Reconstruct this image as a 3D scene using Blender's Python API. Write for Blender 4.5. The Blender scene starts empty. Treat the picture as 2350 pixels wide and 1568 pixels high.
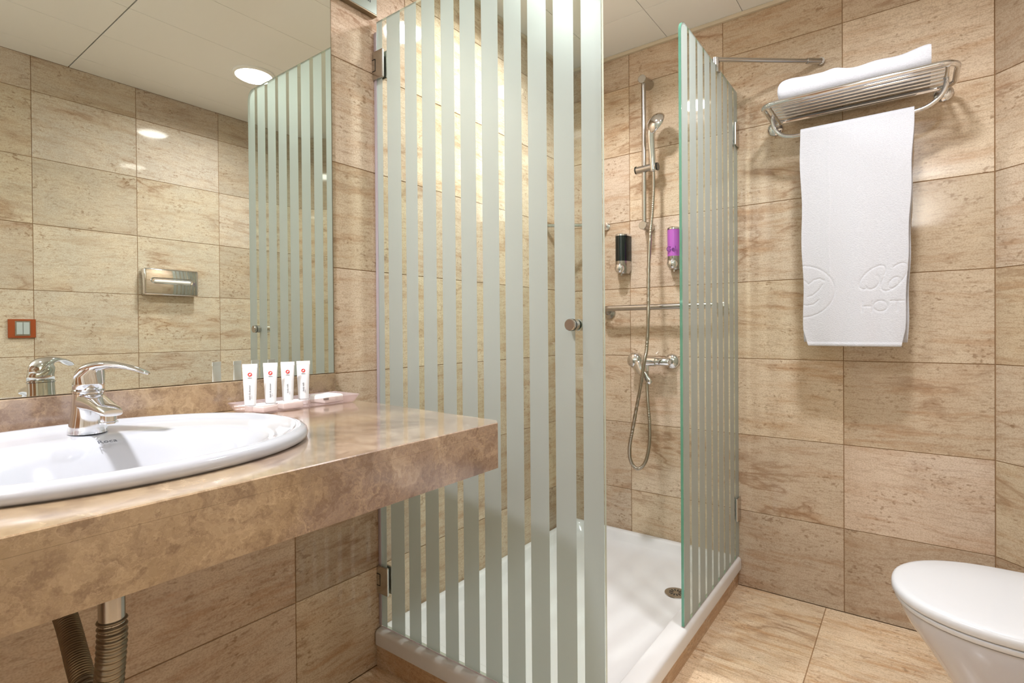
import bpy, bmesh, math, random
from mathutils import Vector, Matrix, Quaternion
random.seed(7)
S = bpy.context.scene
COL = S.collection
PI = math.pi

# ------------------------------------------------------------------ camera
YAW, PITCH, ROLL, FPX = .640662, -.006635, -.007773, 1228.31
Fw = Vector((-math.sin(YAW)*math.cos(PITCH), math.cos(YAW)*math.cos(PITCH), math.sin(PITCH)))
R0 = Vector((math.cos(YAW), math.sin(YAW), 0)); U0 = R0.cross(Fw)
Rt = R0*math.cos(ROLL)+U0*math.sin(ROLL); Up = -R0*math.sin(ROLL)+U0*math.cos(ROLL)
cd = bpy.data.cameras.new('camera'); cam = bpy.data.objects.new('camera', cd); COL.objects.link(cam)
cd.sensor_fit = 'HORIZONTAL'; cd.sensor_width = 36.0; cd.lens = FPX*36.0/2350.0
cd.shift_y = -18.9/2350.0; cd.clip_start = .02
cam.matrix_world = Matrix(((Rt.x, Up.x, -Fw.x, 1.302), (Rt.y, Up.y, -Fw.y, 0.0), (Rt.z, Up.z, -Fw.z, 1.015), (0, 0, 0, 1)))
S.camera = cam

# ------------------------------------------------------------------ world, light, exposure
S.view_settings.view_transform = 'Standard'; S.view_settings.look = 'None'
S.view_settings.exposure = -0.22; S.view_settings.gamma = 1.0; S.view_settings.use_curve_mapping = False
w = bpy.data.worlds.new('world'); S.world = w; w.use_nodes = True
w.node_tree.nodes['Background'].inputs[0].default_value = (1, .93, .85, 1)
w.node_tree.nodes['Background'].inputs[1].default_value = 0.3
try:
    S.cycles.use_denoising = True
    S.cycles.max_bounces = 9; S.cycles.adaptive_threshold = .02; S.cycles.diffuse_bounces = 4; S.cycles.glossy_bounces = 5
    S.cycles.transparent_max_bounces = 16; S.cycles.transmission_bounces = 6
    S.cycles.sample_clamp_indirect = 6.0
except Exception:
    pass

YD_ = -1.15
def lamp(name, loc, power, size, col=(1, .9, .8), spread=PI, rot=(0, 0, 0)):
    l = bpy.data.lights.new(name, 'AREA'); l.shape = 'DISK'; l.size = size; l.energy = power; l.color = col
    l.spread = spread
    o = bpy.data.objects.new(name, l); o.location = loc; o.rotation_euler = rot; COL.objects.link(o); return o
lamp('downlight_glow', (1.222, 1.325, 2.228), 17, .14, (.93, .945, 1), spread=2.8)
lamp('vanity_downlight_glow', (.36, -.08, 2.228), 32, .14, (.92, .935, 1), spread=2.6)
lamp('added_shower_fill', (.36, 1.50, 2.228), 16, .14, (.95, .95, 1), spread=2.6)  # unseen light, added to brighten the shower wall and tray
lamp('added_uplight_fill', (1.30, YD_ + .09, 1.83), 32, .16, (.90, .93, 1), rot=(PI, 0, 0))  # unseen light behind the viewer, added to lift the ceiling by bounce

# ------------------------------------------------------------------ materials
def lin(c):
    def f(v):
        v /= 255.0
        return v/12.92 if v <= .04045 else ((v+.055)/1.055)**2.4
    return (f(c[0]), f(c[1]), f(c[2]), 1)

class NT:
    def __init__(s, name):
        s.m = bpy.data.materials.new(name); s.m.use_nodes = True; s.t = s.m.node_tree; s.t.nodes.clear()
        s.out = s.t.nodes.new('ShaderNodeOutputMaterial')
    def n(s, typ, inp=None, **k):
        x = s.t.nodes.new(typ)
        for a, b in k.items(): setattr(x, a, b)
        for a, b in (inp or {}).items(): s.set(x.inputs[a], b)
        return x
    def set(s, sock, v):
        if hasattr(v, 'is_output') or isinstance(v, bpy.types.NodeSocket): s.t.links.new(v, sock)
        else: sock.default_value = v
    def math(s, op, a, b=0.0, c=None, clamp=False):
        x = s.n('ShaderNodeMath', {0: a, 1: b}, operation=op); x.use_clamp = clamp
        if c is not None: s.set(x.inputs[2], c)
        return x.outputs[0]
    def ramp(s, fac, pts):
        r = s.n('ShaderNodeValToRGB', {0: fac}); e = r.color_ramp.elements
        while len(e) < len(pts): e.new(.5)
        for i, (p, c) in enumerate(pts):
            e[i].position = p; e[i].color = c if len(c) == 4 else (*c, 1)
        return r.outputs[0]
    def mix(s, fac, a, b, mode='MIX'):
        x = s.n('ShaderNodeMix', data_type='RGBA', blend_type=mode)
        s.set(x.inputs[0], fac); s.set(x.inputs[6], a); s.set(x.inputs[7], b)
        return x.outputs[2]
    def bsdf(s, **k):
        b = s.n('ShaderNodeBsdfPrincipled')
        for a, v in k.items(): s.set(b.inputs[a.replace('_', ' ')], v)
        s.t.links.new(b.outputs[0], s.out.inputs[0]); return b

def simple(name, col, rough=.5, metal=0.0, **k):
    t = NT(name); t.bsdf(Base_Color=lin(col), Roughness=rough, Metallic=metal, **k); return t.m

def W(v): return (v, v, v, 1)

def travertine(name, light, tan, dark, rough=.045, bump=.15):
    t = NT(name)
    tc = t.n('ShaderNodeTexCoord'); oi = t.n('ShaderNodeObjectInfo')
    rnd = oi.outputs['Random']
    seed = t.math('MULTIPLY', rnd, 37.0)
    ang = t.math('MULTIPLY', t.math('SUBTRACT', t.math('FRACT', t.math('MULTIPLY', rnd, 17.31)), .5), .13)
    rot = t.n('ShaderNodeVectorRotate', {'Vector': tc.outputs['Object'], 'Angle': ang}, rotation_type='Y_AXIS')
    v = rot.outputs[0]
    def noise(vec, scale, detail, rgh=.55, dist=0.0, add=0.0):
        if add: vec = t.n('ShaderNodeVectorMath', {0: vec, 1: (add*1.7, add*.9, add*2.3)}, operation='ADD').outputs[0]
        n = t.n('ShaderNodeTexNoise', {'Vector': vec, 'Scale': scale, 'Detail': detail, 'Roughness': rgh, 'Distortion': dist}, noise_dimensions='3D')
        return n.outputs[0]
    def mp(sx, sy, sz):
        return t.n('ShaderNodeMapping', {'Vector': v, 'Scale': (sx, sy, sz)}).outputs[0]
    # gentle warp shared by all bands
    sv = t.n('ShaderNodeCombineXYZ', {0: seed, 1: t.math('MULTIPLY', seed, .73), 2: t.math('MULTIPLY', seed, 1.31)}).outputs[0]
    v = t.n('ShaderNodeVectorMath', {0: v, 1: sv}, operation='ADD').outputs[0]
    wn = t.n('ShaderNodeTexNoise', {'Vector': mp(1, 1, 1.6), 'Scale': 3.2, 'Detail': 3.0})
    wv = t.n('ShaderNodeVectorMath', {0: wn.outputs[1], 1: (.5, .5, .5)}, operation='SUBTRACT').outputs[0]
    wv = t.n('ShaderNodeVectorMath', {0: wv, 3: .035}, operation='SCALE').outputs[0]
    v = t.n('ShaderNodeVectorMath', {0: v, 1: wv}, operation='ADD').outputs[0]
    bands = noise(mp(1.0, 1.0, 8.0), 3.4, 6.0, .66)
    fineb = noise(mp(1.0, 1.0, 7.0), 20.0, 5.0, .7, add=3)
    cloud = noise(mp(1, 1, 1.5), 7.0, 5.0, .68, add=7)
    c = t.ramp(bands, [(.30, lin(tan)), (.50, lin(light)), (.72, lin(light))])
    c2 = t.ramp(bands, [(.18, lin(dark)), (.36, lin(tan)), (.5, lin(light))])
    big = noise(mp(1, 1, 1.2), 1.6, 2.0, .5, add=5)
    c = t.mix(t.ramp(big, [(.48, W(0)), (.60, W(1))]), c, c2)
    c = t.mix(t.ramp(cloud, [(.42, W(0)), (.62, W(.4))]), c, lin((230, 214, 190)))
    c = t.mix(t.ramp(fineb, [(.50, W(0)), (.68, W(.42))]), c, lin(dark))
    # dark crack-like veins
    vn = noise(mp(1.0, 1.0, 3.6), 1.9, 6.0, .55, .5, add=11)
    line = t.math('SUBTRACT', 1.0, t.math('MULTIPLY', t.math('ABSOLUTE', t.math('SUBTRACT', vn, .5)), 46.0), clamp=True)
    msk = t.ramp(noise(mp(1, 1, 2), 2.6, 2.0, .5, add=13), [(.50, W(0)), (.64, W(1))])
    vein = t.math('MULTIPLY', t.math('MULTIPLY', line, msk), .5)
    c = t.mix(vein, c, lin((118, 80, 48)))
    halo = t.math('SUBTRACT', 1.0, t.math('MULTIPLY', t.math('ABSOLUTE', t.math('SUBTRACT', vn, .49)), 14.0), clamp=True)
    c = t.mix(t.math('MULTIPLY', t.math('MULTIPLY', halo, msk), .26), c, lin((170, 122, 78)))
    # fossil pits
    pit = noise(mp(1, 1, 1.7), 60.0, 1.0, .6, add=17)
    pm = t.ramp(noise(mp(1, 1, 1), 8.0, 3.0, .6, add=19), [(.45, W(0)), (.62, W(1))])
    pf = t.math('MULTIPLY', t.ramp(pit, [(.58, W(0)), (.70, W(.6))]), pm)
    c = t.mix(pf, c, lin((130, 98, 66)))
    grain = noise(mp(1, 1, 1.3), 240.0, 0.0, .5, add=23)
    c = t.mix(t.ramp(grain, [(.3, W(.28)), (.6, W(0))]), c, lin((150, 115, 82)))
    c = t.mix(1.0, c, oi.outputs['Color'], 'MULTIPLY')
    rg = t.ramp(cloud, [(.3, W(rough*.75)), (.7, W(rough*1.45))])
    t.bsdf(Base_Color=c, Roughness=rg, **{'Specular_IOR_Level': .42})
    return t.m

M = {}
M['tile'] = travertine('travertine_tile', (214, 198, 175), (193, 164, 134), (150, 116, 86))
M['tile_pale'] = travertine('pale_travertine_tile', (212, 203, 188), (194, 178, 158), (158, 134, 110))
M['floor_tile'] = travertine('travertine_floor_tile', (230, 206, 174), (200, 158, 114), (158, 112, 70), .2)
M['trim'] = simple('cream_ceiling_trim', (205, 192, 168), .5)
M['plinth'] = travertine('travertine_plinth', (200, 166, 130), (176, 136, 98), (144, 106, 74), .22)
M['grout'] = simple('tan_grout', (150, 116, 80), .9)
M['plaster'] = simple('cream_plaster', (226, 220, 208), .8)

def marble():
    t = NT('brown_marble')
    tc = t.n('ShaderNodeTexCoord'); v = tc.outputs['Object']
    wn = t.n('ShaderNodeTexNoise', {'Vector': v, 'Scale': 9.0, 'Detail': 6.0, 'Roughness': .65})
    wv = t.n('ShaderNodeVectorMath', {0: wn.outputs[1], 3: .2}, operation='SCALE').outputs[0]
    v2 = t.n('ShaderNodeVectorMath', {0: v, 1: wv}, operation='ADD').outputs[0]
    n = t.n('ShaderNodeTexNoise', {'Vector': v2, 'Scale': 5.0, 'Detail': 9.0, 'Roughness': .7}).outputs[0]
    c = t.ramp(n, [(.32, lin((92, 72, 58))), (.44, lin((130, 108, 92))), (.54, lin((152, 130, 113))), (.66, lin((186, 166, 144)))])
    big = t.n('ShaderNodeTexNoise', {'Vector': v2, 'Scale': 2.3, 'Detail': 3.0}).outputs[0]
    c = t.mix(t.ramp(big, [(.52, W(0)), (.62, W(.55))]), c, lin((172, 146, 106)))
    vo = t.n('ShaderNodeTexVoronoi', {'Vector': v2, 'Scale': 16.0}, feature='DISTANCE_TO_EDGE').outputs[0]
    vm = t.ramp(t.n('ShaderNodeTexNoise', {'Vector': v, 'Scale': 14.0, 'Detail': 6.0, 'Roughness': .7}).outputs[0], [(.40, W(.15)), (.66, W(1))])
    c = t.mix(t.math('MULTIPLY', t.ramp(vo, [(0, W(.28)), (.07, W(0))]), vm), c, lin((222, 196, 160)))
    vo2 = t.n('ShaderNodeTexVoronoi', {'Vector': v2, 'Scale': 46.0}, feature='DISTANCE_TO_EDGE').outputs[0]
    c = t.mix(t.math('MULTIPLY', t.ramp(vo2, [(0, W(.3)), (.1, W(0))]), vm), c, lin((214, 186, 150)))
    dn = t.n('ShaderNodeTexNoise', {'Vector': v2, 'Scale': 26.0, 'Detail': 6.0, 'Roughness': .7}).outputs[0]
    c = t.mix(t.ramp(dn, [(.36, W(.55)), (.54, W(0))]), c, lin((100, 72, 52)))
    t.bsdf(Base_Color=c, Roughness=.16, **{'Specular_IOR_Level': .6, 'Coat_Weight': 1.0, 'Coat_IOR': 1.6, 'Coat_Roughness': .1})
    return t.m
M['marble'] = marble()
M['ceramic'] = simple('white_ceramic', (174, 175, 180), .08, **{'Specular_IOR_Level': .6, 'Coat_Weight': .5, 'Coat_Roughness': .04})
M['acrylic'] = simple('white_tray_enamel', (216, 215, 214), .2, **{'Specular_IOR_Level': .5})
M['seat'] = simple('white_toilet_seat', (196, 197, 198), .22)
M['chrome'] = simple('polished_chrome', (225, 225, 226), .06, 1.0)
M['satin'] = simple('satin_chrome', (190, 186, 180), .22, 1.0)
M['dark'] = simple('dark_gap', (28, 26, 24), .6)
M['black_plastic'] = simple('dark_green_black_plastic', (8, 22, 20), .12, **{'Specular_IOR_Level': .6})
M['purple'] = simple('purple_soap_container', (172, 92, 178), .28, **{'Specular_IOR_Level': .5})
M['ink'] = simple('grey_ink', (70, 72, 78), .6)
M['purple_ink'] = simple('purple_ink', (96, 40, 112), .6)
M['red_ink'] = simple('red_ink', (206, 58, 52), .5)
M['tube'] = simple('white_tube_plastic', (238, 238, 240), .35)
M['paper'] = simple('white_paper_wrap', (240, 236, 232), .6)
M['wood'] = simple('reddish_wood_frame', (152, 74, 36), .3)
M['switch'] = simple('pale_grey_rocker', (176, 186, 184), .35)
M['panel_metal'] = simple('cream_ceiling_panel', (236, 237, 234), .4)
M['seal'] = simple('lilac_grey_seal', (196, 184, 190), .35, **{'Transmission_Weight': .25})
M['fitting'] = simple('grey_green_fitting', (150, 160, 150), .3, .3)
M['hose'] = simple('grey_brown_metal_hose', (150, 140, 122), .28, .9)
M['hose_dark'] = simple('dark_threaded_metal', (140, 124, 100), .35, .8)
M['shower_hose'] = simple('shower_hose_metal', (176, 168, 156), .22, 1.0)
M['tissue'] = simple('white_tissue', (240, 242, 240), .9)
M['door_paint'] = simple('brown_door_wood', (140, 96, 60), .4)
M['mirror'] = simple('silver_mirror', (223, 225, 215), .0, 1.0)

def schlick(t, f0):
    fc = t.n('ShaderNodeLayerWeight', {'Blend': .5}).outputs['Facing']
    return t.math('ADD', f0, t.math('MULTIPLY', 1-f0, t.math('POWER', fc, 5.0)), clamp=True)
def glass_pane():
    t = NT('clear_greenish_glass')
    fr = schlick(t, .045)
    tr = t.n('ShaderNodeBsdfTransparent', {'Color': (.93, .968, .935, 1)})
    gl = t.n('ShaderNodeBsdfGlossy', {'Color': (1, 1, 1, 1), 'Roughness': .0})
    mx = t.n('ShaderNodeMixShader', {0: fr, 1: tr.outputs[0], 2: gl.outputs[0]})
    t.t.links.new(mx.outputs[0], t.out.inputs[0]); return t.m
M['glass'] = glass_pane()
def edge_glass(name='green_glass_edge', col=(96, 160, 138)):
    t = NT(name)
    df = t.n('ShaderNodeBsdfPrincipled', {'Base Color': lin(col), 'Roughness': .15, 'Transmission Weight': .35})
    t.t.links.new(df.outputs[0], t.out.inputs[0]); return t.m
M['glass_edge'] = edge_glass(); M['glass_edge_pale'] = edge_glass('pale_glass_edge', (196, 212, 202))
def frosted():
    t = NT('frosted_glass_stripe')
    df = t.n('ShaderNodeBsdfDiffuse', {'Color': lin((212, 215, 214))})
    tl = t.n('ShaderNodeBsdfTranslucent', {'Color': lin((214, 220, 218))})
    rf = t.n('ShaderNodeBsdfRefraction', {'Color': lin((246, 250, 247)), 'Roughness': .45, 'IOR': 1.45})
    a = t.n('ShaderNodeMixShader', {0: .55, 1: df.outputs[0], 2: tl.outputs[0]})
    c = t.n('ShaderNodeMixShader', {0: .42, 1: a.outputs[0], 2: rf.outputs[0]})
    gl = t.n('ShaderNodeBsdfGlossy', {'Color': (1, 1, 1, 1), 'Roughness': .25})
    b = t.n('ShaderNodeMixShader', {0: t.math('MULTIPLY', schlick(t, .02), .5), 1: c.outputs[0], 2: gl.outputs[0]})
    t.t.links.new(b.outputs[0], t.out.inputs[0]); return t.m
M['frost'] = frosted()
def cplastic():
    t = NT('clear_pinkish_plastic')
    fr = schlick(t, .04)
    tr = t.n('ShaderNodeBsdfTransparent', {'Color': (.95, .90, .90, 1)})
    df = t.n('ShaderNodeBsdfDiffuse', {'Color': lin((236, 222, 224))})
    a = t.n('ShaderNodeMixShader', {0: .22, 1: tr.outputs[0], 2: df.outputs[0]})
    gl = t.n('ShaderNodeBsdfGlossy', {'Color': (1, 1, 1, 1), 'Roughness': .1})
    b = t.n('ShaderNodeMixShader', {0: fr, 1: a.outputs[0], 2: gl.outputs[0]})
    t.t.links.new(b.outputs[0], t.out.inputs[0]); return t.m
M['clear_plastic'] = cplastic()
def towel_mat():
    t = NT('white_terry_cloth')
    tc = t.n('ShaderNodeTexCoord')
    n1 = t.n('ShaderNodeTexNoise', {'Vector': t.n('ShaderNodeMapping', {'Vector': tc.outputs['Object'], 'Scale': (1, 1, 1.8)}).outputs[0],
             'Scale': 250.0, 'Detail': 3.0}).outputs[0]
    b = t.n('ShaderNodeBump', {'Height': n1, 'Strength': .5, 'Distance': .0025})
    c = t.mix(n1, lin((190, 191, 197)), lin((218, 219, 224)))
    t.bsdf(Base_Color=c, Roughness=.95, Normal=b.outputs[0], **{'Sheen_Weight': .25, 'Specular_IOR_Level': .1})
    return t.m
M['towel'] = towel_mat()
def emis(name, col, st):
    t = NT(name); e = t.n('ShaderNodeEmission', {'Color': (*col, 1), 'Strength': st})
    t.t.links.new(e.outputs[0], t.out.inputs[0]); return t.m
M['lamp'] = emis('lamp_diffuser_glow', (1, .97, .92), 22.0)

# ------------------------------------------------------------------ helpers
def link(name, bm, mats, loc=(0, 0, 0), parent=None, smooth=False, auto=None):
    """bm holds world coordinates; loc = world position of the root the object belongs to"""
    me = bpy.data.meshes.new(name)
    bmesh.ops.translate(bm, verts=bm.verts, vec=-Vector(loc))
    bm.to_mesh(me); bm.free()
    for m in (mats if isinstance(mats, (list, tuple)) else [mats]): me.materials.append(m)
    if smooth or auto:
        for p in me.polygons: p.use_smooth = True
    if auto:
        try: me.set_sharp_from_angle(angle=math.radians(auto))
        except Exception: pass
    o = bpy.data.objects.new(name, me); COL.objects.link(o)
    if parent is not None: o.parent = parent
    else: o.location = loc
    return o

def root(name, label, cat, loc, group=None):
    o = bpy.data.objects.new(name, None); COL.objects.link(o); o.location = loc
    o.empty_display_size = .05; o['label'] = label; o['category'] = cat
    if group: o['group'] = group
    return o
class Thing:
    def __init__(s, name, label, cat, loc, group=None):
        s.r = root(name, label, cat, loc, group); s.loc = Vector(loc)
    def part(s, name, bm, mats, parent=None, smooth=False, auto=None, label=None):
        o = link(name, bm, mats, s.loc, parent or s.r, smooth, auto)
        if label: o['label'] = label
        return o

def B(): return bmesh.new()
def box(bm, a, b, bev=0.0, seg=2, mat=0):
    a, b = Vector(a), Vector(b)
    r = bmesh.ops.create_cube(bm, size=1.0); vs = r['verts']
    c, d = (a+b)/2, b-a
    for v in vs: v.co = Vector((v.co.x*abs(d.x), v.co.y*abs(d.y), v.co.z*abs(d.z)))+c
    fs = list({f for v in vs for f in v.link_faces})
    for f in fs: f.material_index = mat
    if bev > 0:
        es = list({e for v in vs for e in v.link_edges})
        bmesh.ops.bevel(bm, geom=es, offset=bev, segments=seg, affect='EDGES', profile=.5)
    return vs

def frame_from(d):
    d = Vector(d).normalized()
    a = Vector((0, 0, 1)) if abs(d.z) < .9 else Vector((1, 0, 0))
    x = d.cross(a).normalized(); y = d.cross(x).normalized(); return x, y, d
def lathe(bm, org, axis, prof, n=32, cap=(True, True)):
    """prof: list of (radius, distance along axis)"""
    x, y, d = frame_from(axis); org = Vector(org); rings = []
    for r, h in prof:
        rings.append([bm.verts.new(org+d*h+(x*math.cos(2*PI*i/n)+y*math.sin(2*PI*i/n))*r) for i in range(n)])
    fs = []
    for a, b in zip(rings, rings[1:]):
        for i in range(n): fs.append(bm.faces.new((a[i], a[(i+1) % n], b[(i+1) % n], b[i])))
    if cap[0]: fs.append(bm.faces.new(rings[0][::-1]))
    if cap[1]: fs.append(bm.faces.new(rings[-1]))
    bmesh.ops.recalc_face_normals(bm, faces=fs)
    return rings
def cyl(bm, p, q, r, n=24, r2=None, ch=0.0):
    p, q = Vector(p), Vector(q); L = (q-p).length; r2 = r if r2 is None else r2
    if ch: lathe(bm, p, q-p, [(r-ch, 0), (r, ch), (r2, L-ch), (r2-ch, L)], n)
    else: lathe(bm, p, q-p, [(r, 0), (r2, L)], n)
def tube(bm, pts, rad, n=14, closed=False):
    """sweep; rad a number or list"""
    pts = [Vector(p) for p in pts]; m = len(pts)
    tang = []
    for i in range(m):
        if closed: t = pts[(i+1) % m]-pts[i-1]
        else: t = pts[min(i+1, m-1)]-pts[max(i-1, 0)]
        tang.append(t.normalized())
    x, y, _ = frame_from(tang[0]); rings = []
    for i in range(m):
        if i:
            q = tang[i-1].rotation_difference(tang[i]); x = q @ x; y = q @ y
        r = rad[i] if isinstance(rad, (list, tuple)) else rad
        rings.append([bm.verts.new(pts[i]+(x*math.cos(2*PI*k/n)+y*math.sin(2*PI*k/n))*r) for k in range(n)])
    fs = []
    seq = list(zip(rings, rings[1:])) + ([(rings[-1], rings[0])] if closed else [])
    for a, b in seq:
        for k in range(n): fs.append(bm.faces.new((a[k], a[(k+1) % n], b[(k+1) % n], b[k])))
    if not closed:
        fs.append(bm.faces.new(rings[0][::-1])); fs.append(bm.faces.new(rings[-1]))
    bmesh.ops.recalc_face_normals(bm, faces=fs)
def spline(ctrl, n=8):
    P = [Vector(p) for p in ctrl]; P = [P[0]*2-P[1]]+P+[P[-1]*2-P[-2]]; out = []
    for i in range(1, len(P)-2):
        for k in range(n):
            t = k/n; a, b, c, d = P[i-1], P[i], P[i+1], P[i+2]
            out.append(.5*((2*b)+(-a+c)*t+(2*a-5*b+4*c-d)*t*t+(-a+3*b-3*c+d)*t**3))
    out.append(P[-2].copy()); return out
def loft(bm, rings, cap0=True, cap1=True, mat=0):
    vr = [[bm.verts.new(p) for p in r] for r in rings]; fs = []; n = len(vr[0])
    for a, b in zip(vr, vr[1:]):
        for i in range(n): fs.append(bm.faces.new((a[i], a[(i+1) % n], b[(i+1) % n], b[i])))
    if cap0: fs.append(bm.faces.new(vr[0][::-1]))
    if cap1: fs.append(bm.faces.new(vr[-1]))
    for f in fs: f.material_index = mat
    bmesh.ops.recalc_face_normals(bm, faces=fs); return vr
def text_obj(s, size, mat, M4, name, thing, parent, ext=.0002):
    cu = bpy.data.curves.new('lettering', 'FONT'); cu.body = s; cu.size = size; cu.extrude = ext
    cu.align_x = 'CENTER'; cu.align_y = 'CENTER'; cu.resolution_u = 3
    tmp = bpy.data.objects.new('lettering', cu); COL.objects.link(tmp)
    bpy.context.view_layer.update()
    me = bpy.data.meshes.new_from_object(tmp); bpy.data.objects.remove(tmp)
    me.transform(Matrix.Translation(-thing.loc) @ M4); me.materials.append(mat); me.name = name
    o = bpy.data.objects.new(name, me); COL.objects.link(o); o.parent = parent; return o
def basis(org, X, Y):
    X = Vector(X).normalized(); Y = Vector(Y).normalized(); Z = X.cross(Y)
    return Matrix(((X.x, Y.x, Z.x, org[0]), (X.y, Y.y, Z.y, org[1]), (X.z, Y.z, Z.z, org[2]), (0, 0, 0, 1)))

# ------------------------------------------------------------------ room shell
H = 2.245; YB = 2.2236; WX = 1.827; YD = -1.15
DX = 1.511; DY = 2.2236; DE = (1.827, 1.9076)
TH = .010; REC = .0022; J = .0011
def structure(name, bm, mats):
    o = link(name, bm, mats); o['kind'] = 'structure'; return o

tile_cache = {}
def tile_mesh(w, h, mat, key):
    k = (round(w, 4), round(h, 4), key)
    if k in tile_cache: return tile_cache[k]
    bm = B(); c = .0009
    x, z = w/2-J, h/2-J
    # local: x across, y depth (front face at y = 0, back at +TH), z up
    def q(dx, dz, y): return [bm.verts.new((sx*(x-dx), y, sz*(z-dz))) for sx, sz in ((-1, -1), (1, -1), (1, 1), (-1, 1))]
    f = q(c, c, 0); m = q(0, 0, c); bk = q(0, 0, TH)
    bm.faces.new(f)
    for a, b in ((f, m), (m, bk)):
        for i in range(4): bm.faces.new((a[i], b[i], b[(i+1) % 4], a[(i+1) % 4]))
    bm.faces.new(bk[::-1])
    bmesh.ops.recalc_face_normals(bm, faces=bm.faces)
    me = bpy.data.meshes.new('tile'); bm.to_mesh(me); bm.free(); me.materials.append(mat)
    tile_cache[k] = me; return me
def tile_grid(parent, org, udir, us, vs, mat, key, tone, vdir=(0, 0, 1), skip=None):
    """org: world origin of (u=0, v=0) on the finished surface"""
    udir = Vector(udir).normalized(); vdir = Vector(vdir); nrm = udir.cross(vdir)  # out of the wall = -local y
    for i, (u0, u1) in enumerate(zip(us, us[1:])):
        for j, (v0, v1) in enumerate(zip(vs, vs[1:])):
            if skip and skip((u0+u1)/2, (v0+v1)/2): continue
            o = bpy.data.objects.new('tile', tile_mesh(u1-u0, v1-v0, mat, key))
            COL.objects.link(o); o.parent = parent
            p = Vector(org)+udir*(u0+u1)/2+vdir*(v0+v1)/2
            yax = -nrm
            o.matrix_local = Matrix(((udir.x, yax.x, vdir.x, p.x), (udir.y, yax.y, vdir.y, p.y), (udir.z, yax.z, vdir.z, p.z), (0, 0, 0, 1)))
            c = tone(i, j); mn_ = sum(c)/3; c = [(mn_**.3 if key != 'c' else .95)*mn_+(q_-mn_)*.5 for q_ in c]; k = 1+random.uniform(-.11, .08); hu = random.uniform(-.025, .03)
            o.color = (c[0]*k, c[1]*k*(1-abs(hu)*.3), c[2]*k*(1-hu*1.6), 1)
rows = [k*.2985 for k in range(8)]+[H]
rowsC = [0]+[.0275+.2948*k for k in range(1, 8)]+[H]

def T(r, g, b): return (r, g, b)
# tone tables: real colour differences between neighbouring stone tiles
toneB = {
 1: [T(.97,.92,.86), T(1,.95,.88), T(1.02,.96,.9), T(1,.93,.85), T(1.03,.97,.92), T(1.03,.98,.92), T(1,.94,.86), T(.97,.88,.8)],
 0: [T(.95,.88,.78), T(.92,.85,.75), T(1,.93,.85), T(1.03,.96,.9), T(.97,.91,.84), T(1.02,.97,.9), T(1.02,.96,.88), T(.98,.92,.84)],
 2: [T(.87,.82,.74), T(1.01,.97,.9), T(1,.97,.9), T(1.03,1.01,.9), T(.99,.97,.9), T(.93,.89,.84), T(.97,.92,.86), T(.93,.84,.76)],
 3: [T(.82,.73,.64), T(.94,.88,.84), T(.93,.86,.79), T(1.0,.95,.86), T(1.0,.94,.84), T(1.04,1,.94), T(1.03,.99,.92), T(.92,.83,.76)],
}
WB_ = B(); box(WB_, (-.08, YB+REC, 0), (DX+.02, YB+.12, H+.1))
wall_back = structure('wall_back', WB_, M['grout'])
tile_grid(wall_back, (0, YB, 0), (1, 0, 0), [0, .3015, .703, 1.1095, DX], rows, M['tile'], 'w', lambda i, j: toneB[i][j])
WA_ = B(); box(WA_, (-.12, YD-.1, 0), (-REC, YB, H+.1))
wall_left = structure('wall_left', WA_, M['grout'])
ysA = [YD]+[.3835-.4*k for k in (3, 2, 1, 0)]+[.7839, 1.1834, 1.584, 1.985, YB]
toneA = lambda i, j: [(.84,.77,.66), (.97,.92,.84), (.94,.9,.8), (.98,.94,.86), (.98,.93,.87), (1.03,.97,.93), (1.0,.97,.93), (.96,.9,.82)][(j+(i*3 if i < 6 else i)) % 8 if i != 6 else j]
tile_grid(wall_left, (0, 0, 0), (0, 1, 0), ysA, rows, M['tile'], 'w', lambda i, j: toneA(i, j))
WC_ = B(); box(WC_, (WX+REC, YD-.1, 0), (WX+.12, DE[1]+.1, H+.1))
wall_right = structure('wall_right', WC_, M['grout'])
ysC = [YD, -.963, -.563, -.1632, .2368, .6368, 1.0368, 1.435, 1.835, DE[1]]
toneC_ = [(.9,.85,.76), (.96,.94,.86), (1.0,.98,.9), (1.02,1.01,.94), (1.02,1.02,.97), (1.0,.97,.88), (1.03,1.02,.97), (.86,.78,.7)]
def toneC(i, j):
    c = toneC_[j]
    if i % 3 == 1 and j in (4, 6): c = (.94, .88, .78)
    return c
tile_grid(wall_right, (WX, 0, 0), (0, -1, 0), [-y for y in ysC[::-1]], rowsC, M['tile_pale'], 'c', lambda i, j: toneC(8-i, j))
# diagonal wall
dd = Vector((DE[0]-DX, DE[1]-DY, 0)); dl = dd.length; du = dd.normalized(); dn = Vector((du.y, -du.x, 0))
if dn.dot(Vector((-1, -1, 0))) < 0: dn = -dn
bm = B()
p0, p1 = Vector((DX, DY, 0))-dn*REC, Vector((DE[0], DE[1], 0))-dn*REC
q = [p0-du*.02, p1+du*.02, p1+du*.02-dn*.06, p0-du*.02-dn*.06]
loft(bm, [[v.copy() for v in q], [v+Vector((0, 0, H+.1)) for v in q]])
wall_corner = structure('wall_corner', bm, M['grout'])
toneD = [(.84,.74,.66), (1.0,.95,.86), (.96,.9,.82), (.93,.85,.74), (1.0,.95,.87), (1.03,.97,.88), (.9,.8,.68), (.86,.78,.66)]
# u x v must point to dn
ud = du if du.cross(Vector((0, 0, 1))).dot(dn) > 0 else -du
orgD = Vector((DX, DY, 0)) if ud == du else Vector((DE[0], DE[1], 0))
tile_grid(wall_corner, orgD, ud, [0, dl] if ud == du else [0, dl], rows, M['tile'], 'w', lambda i, j: toneD[j])
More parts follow.
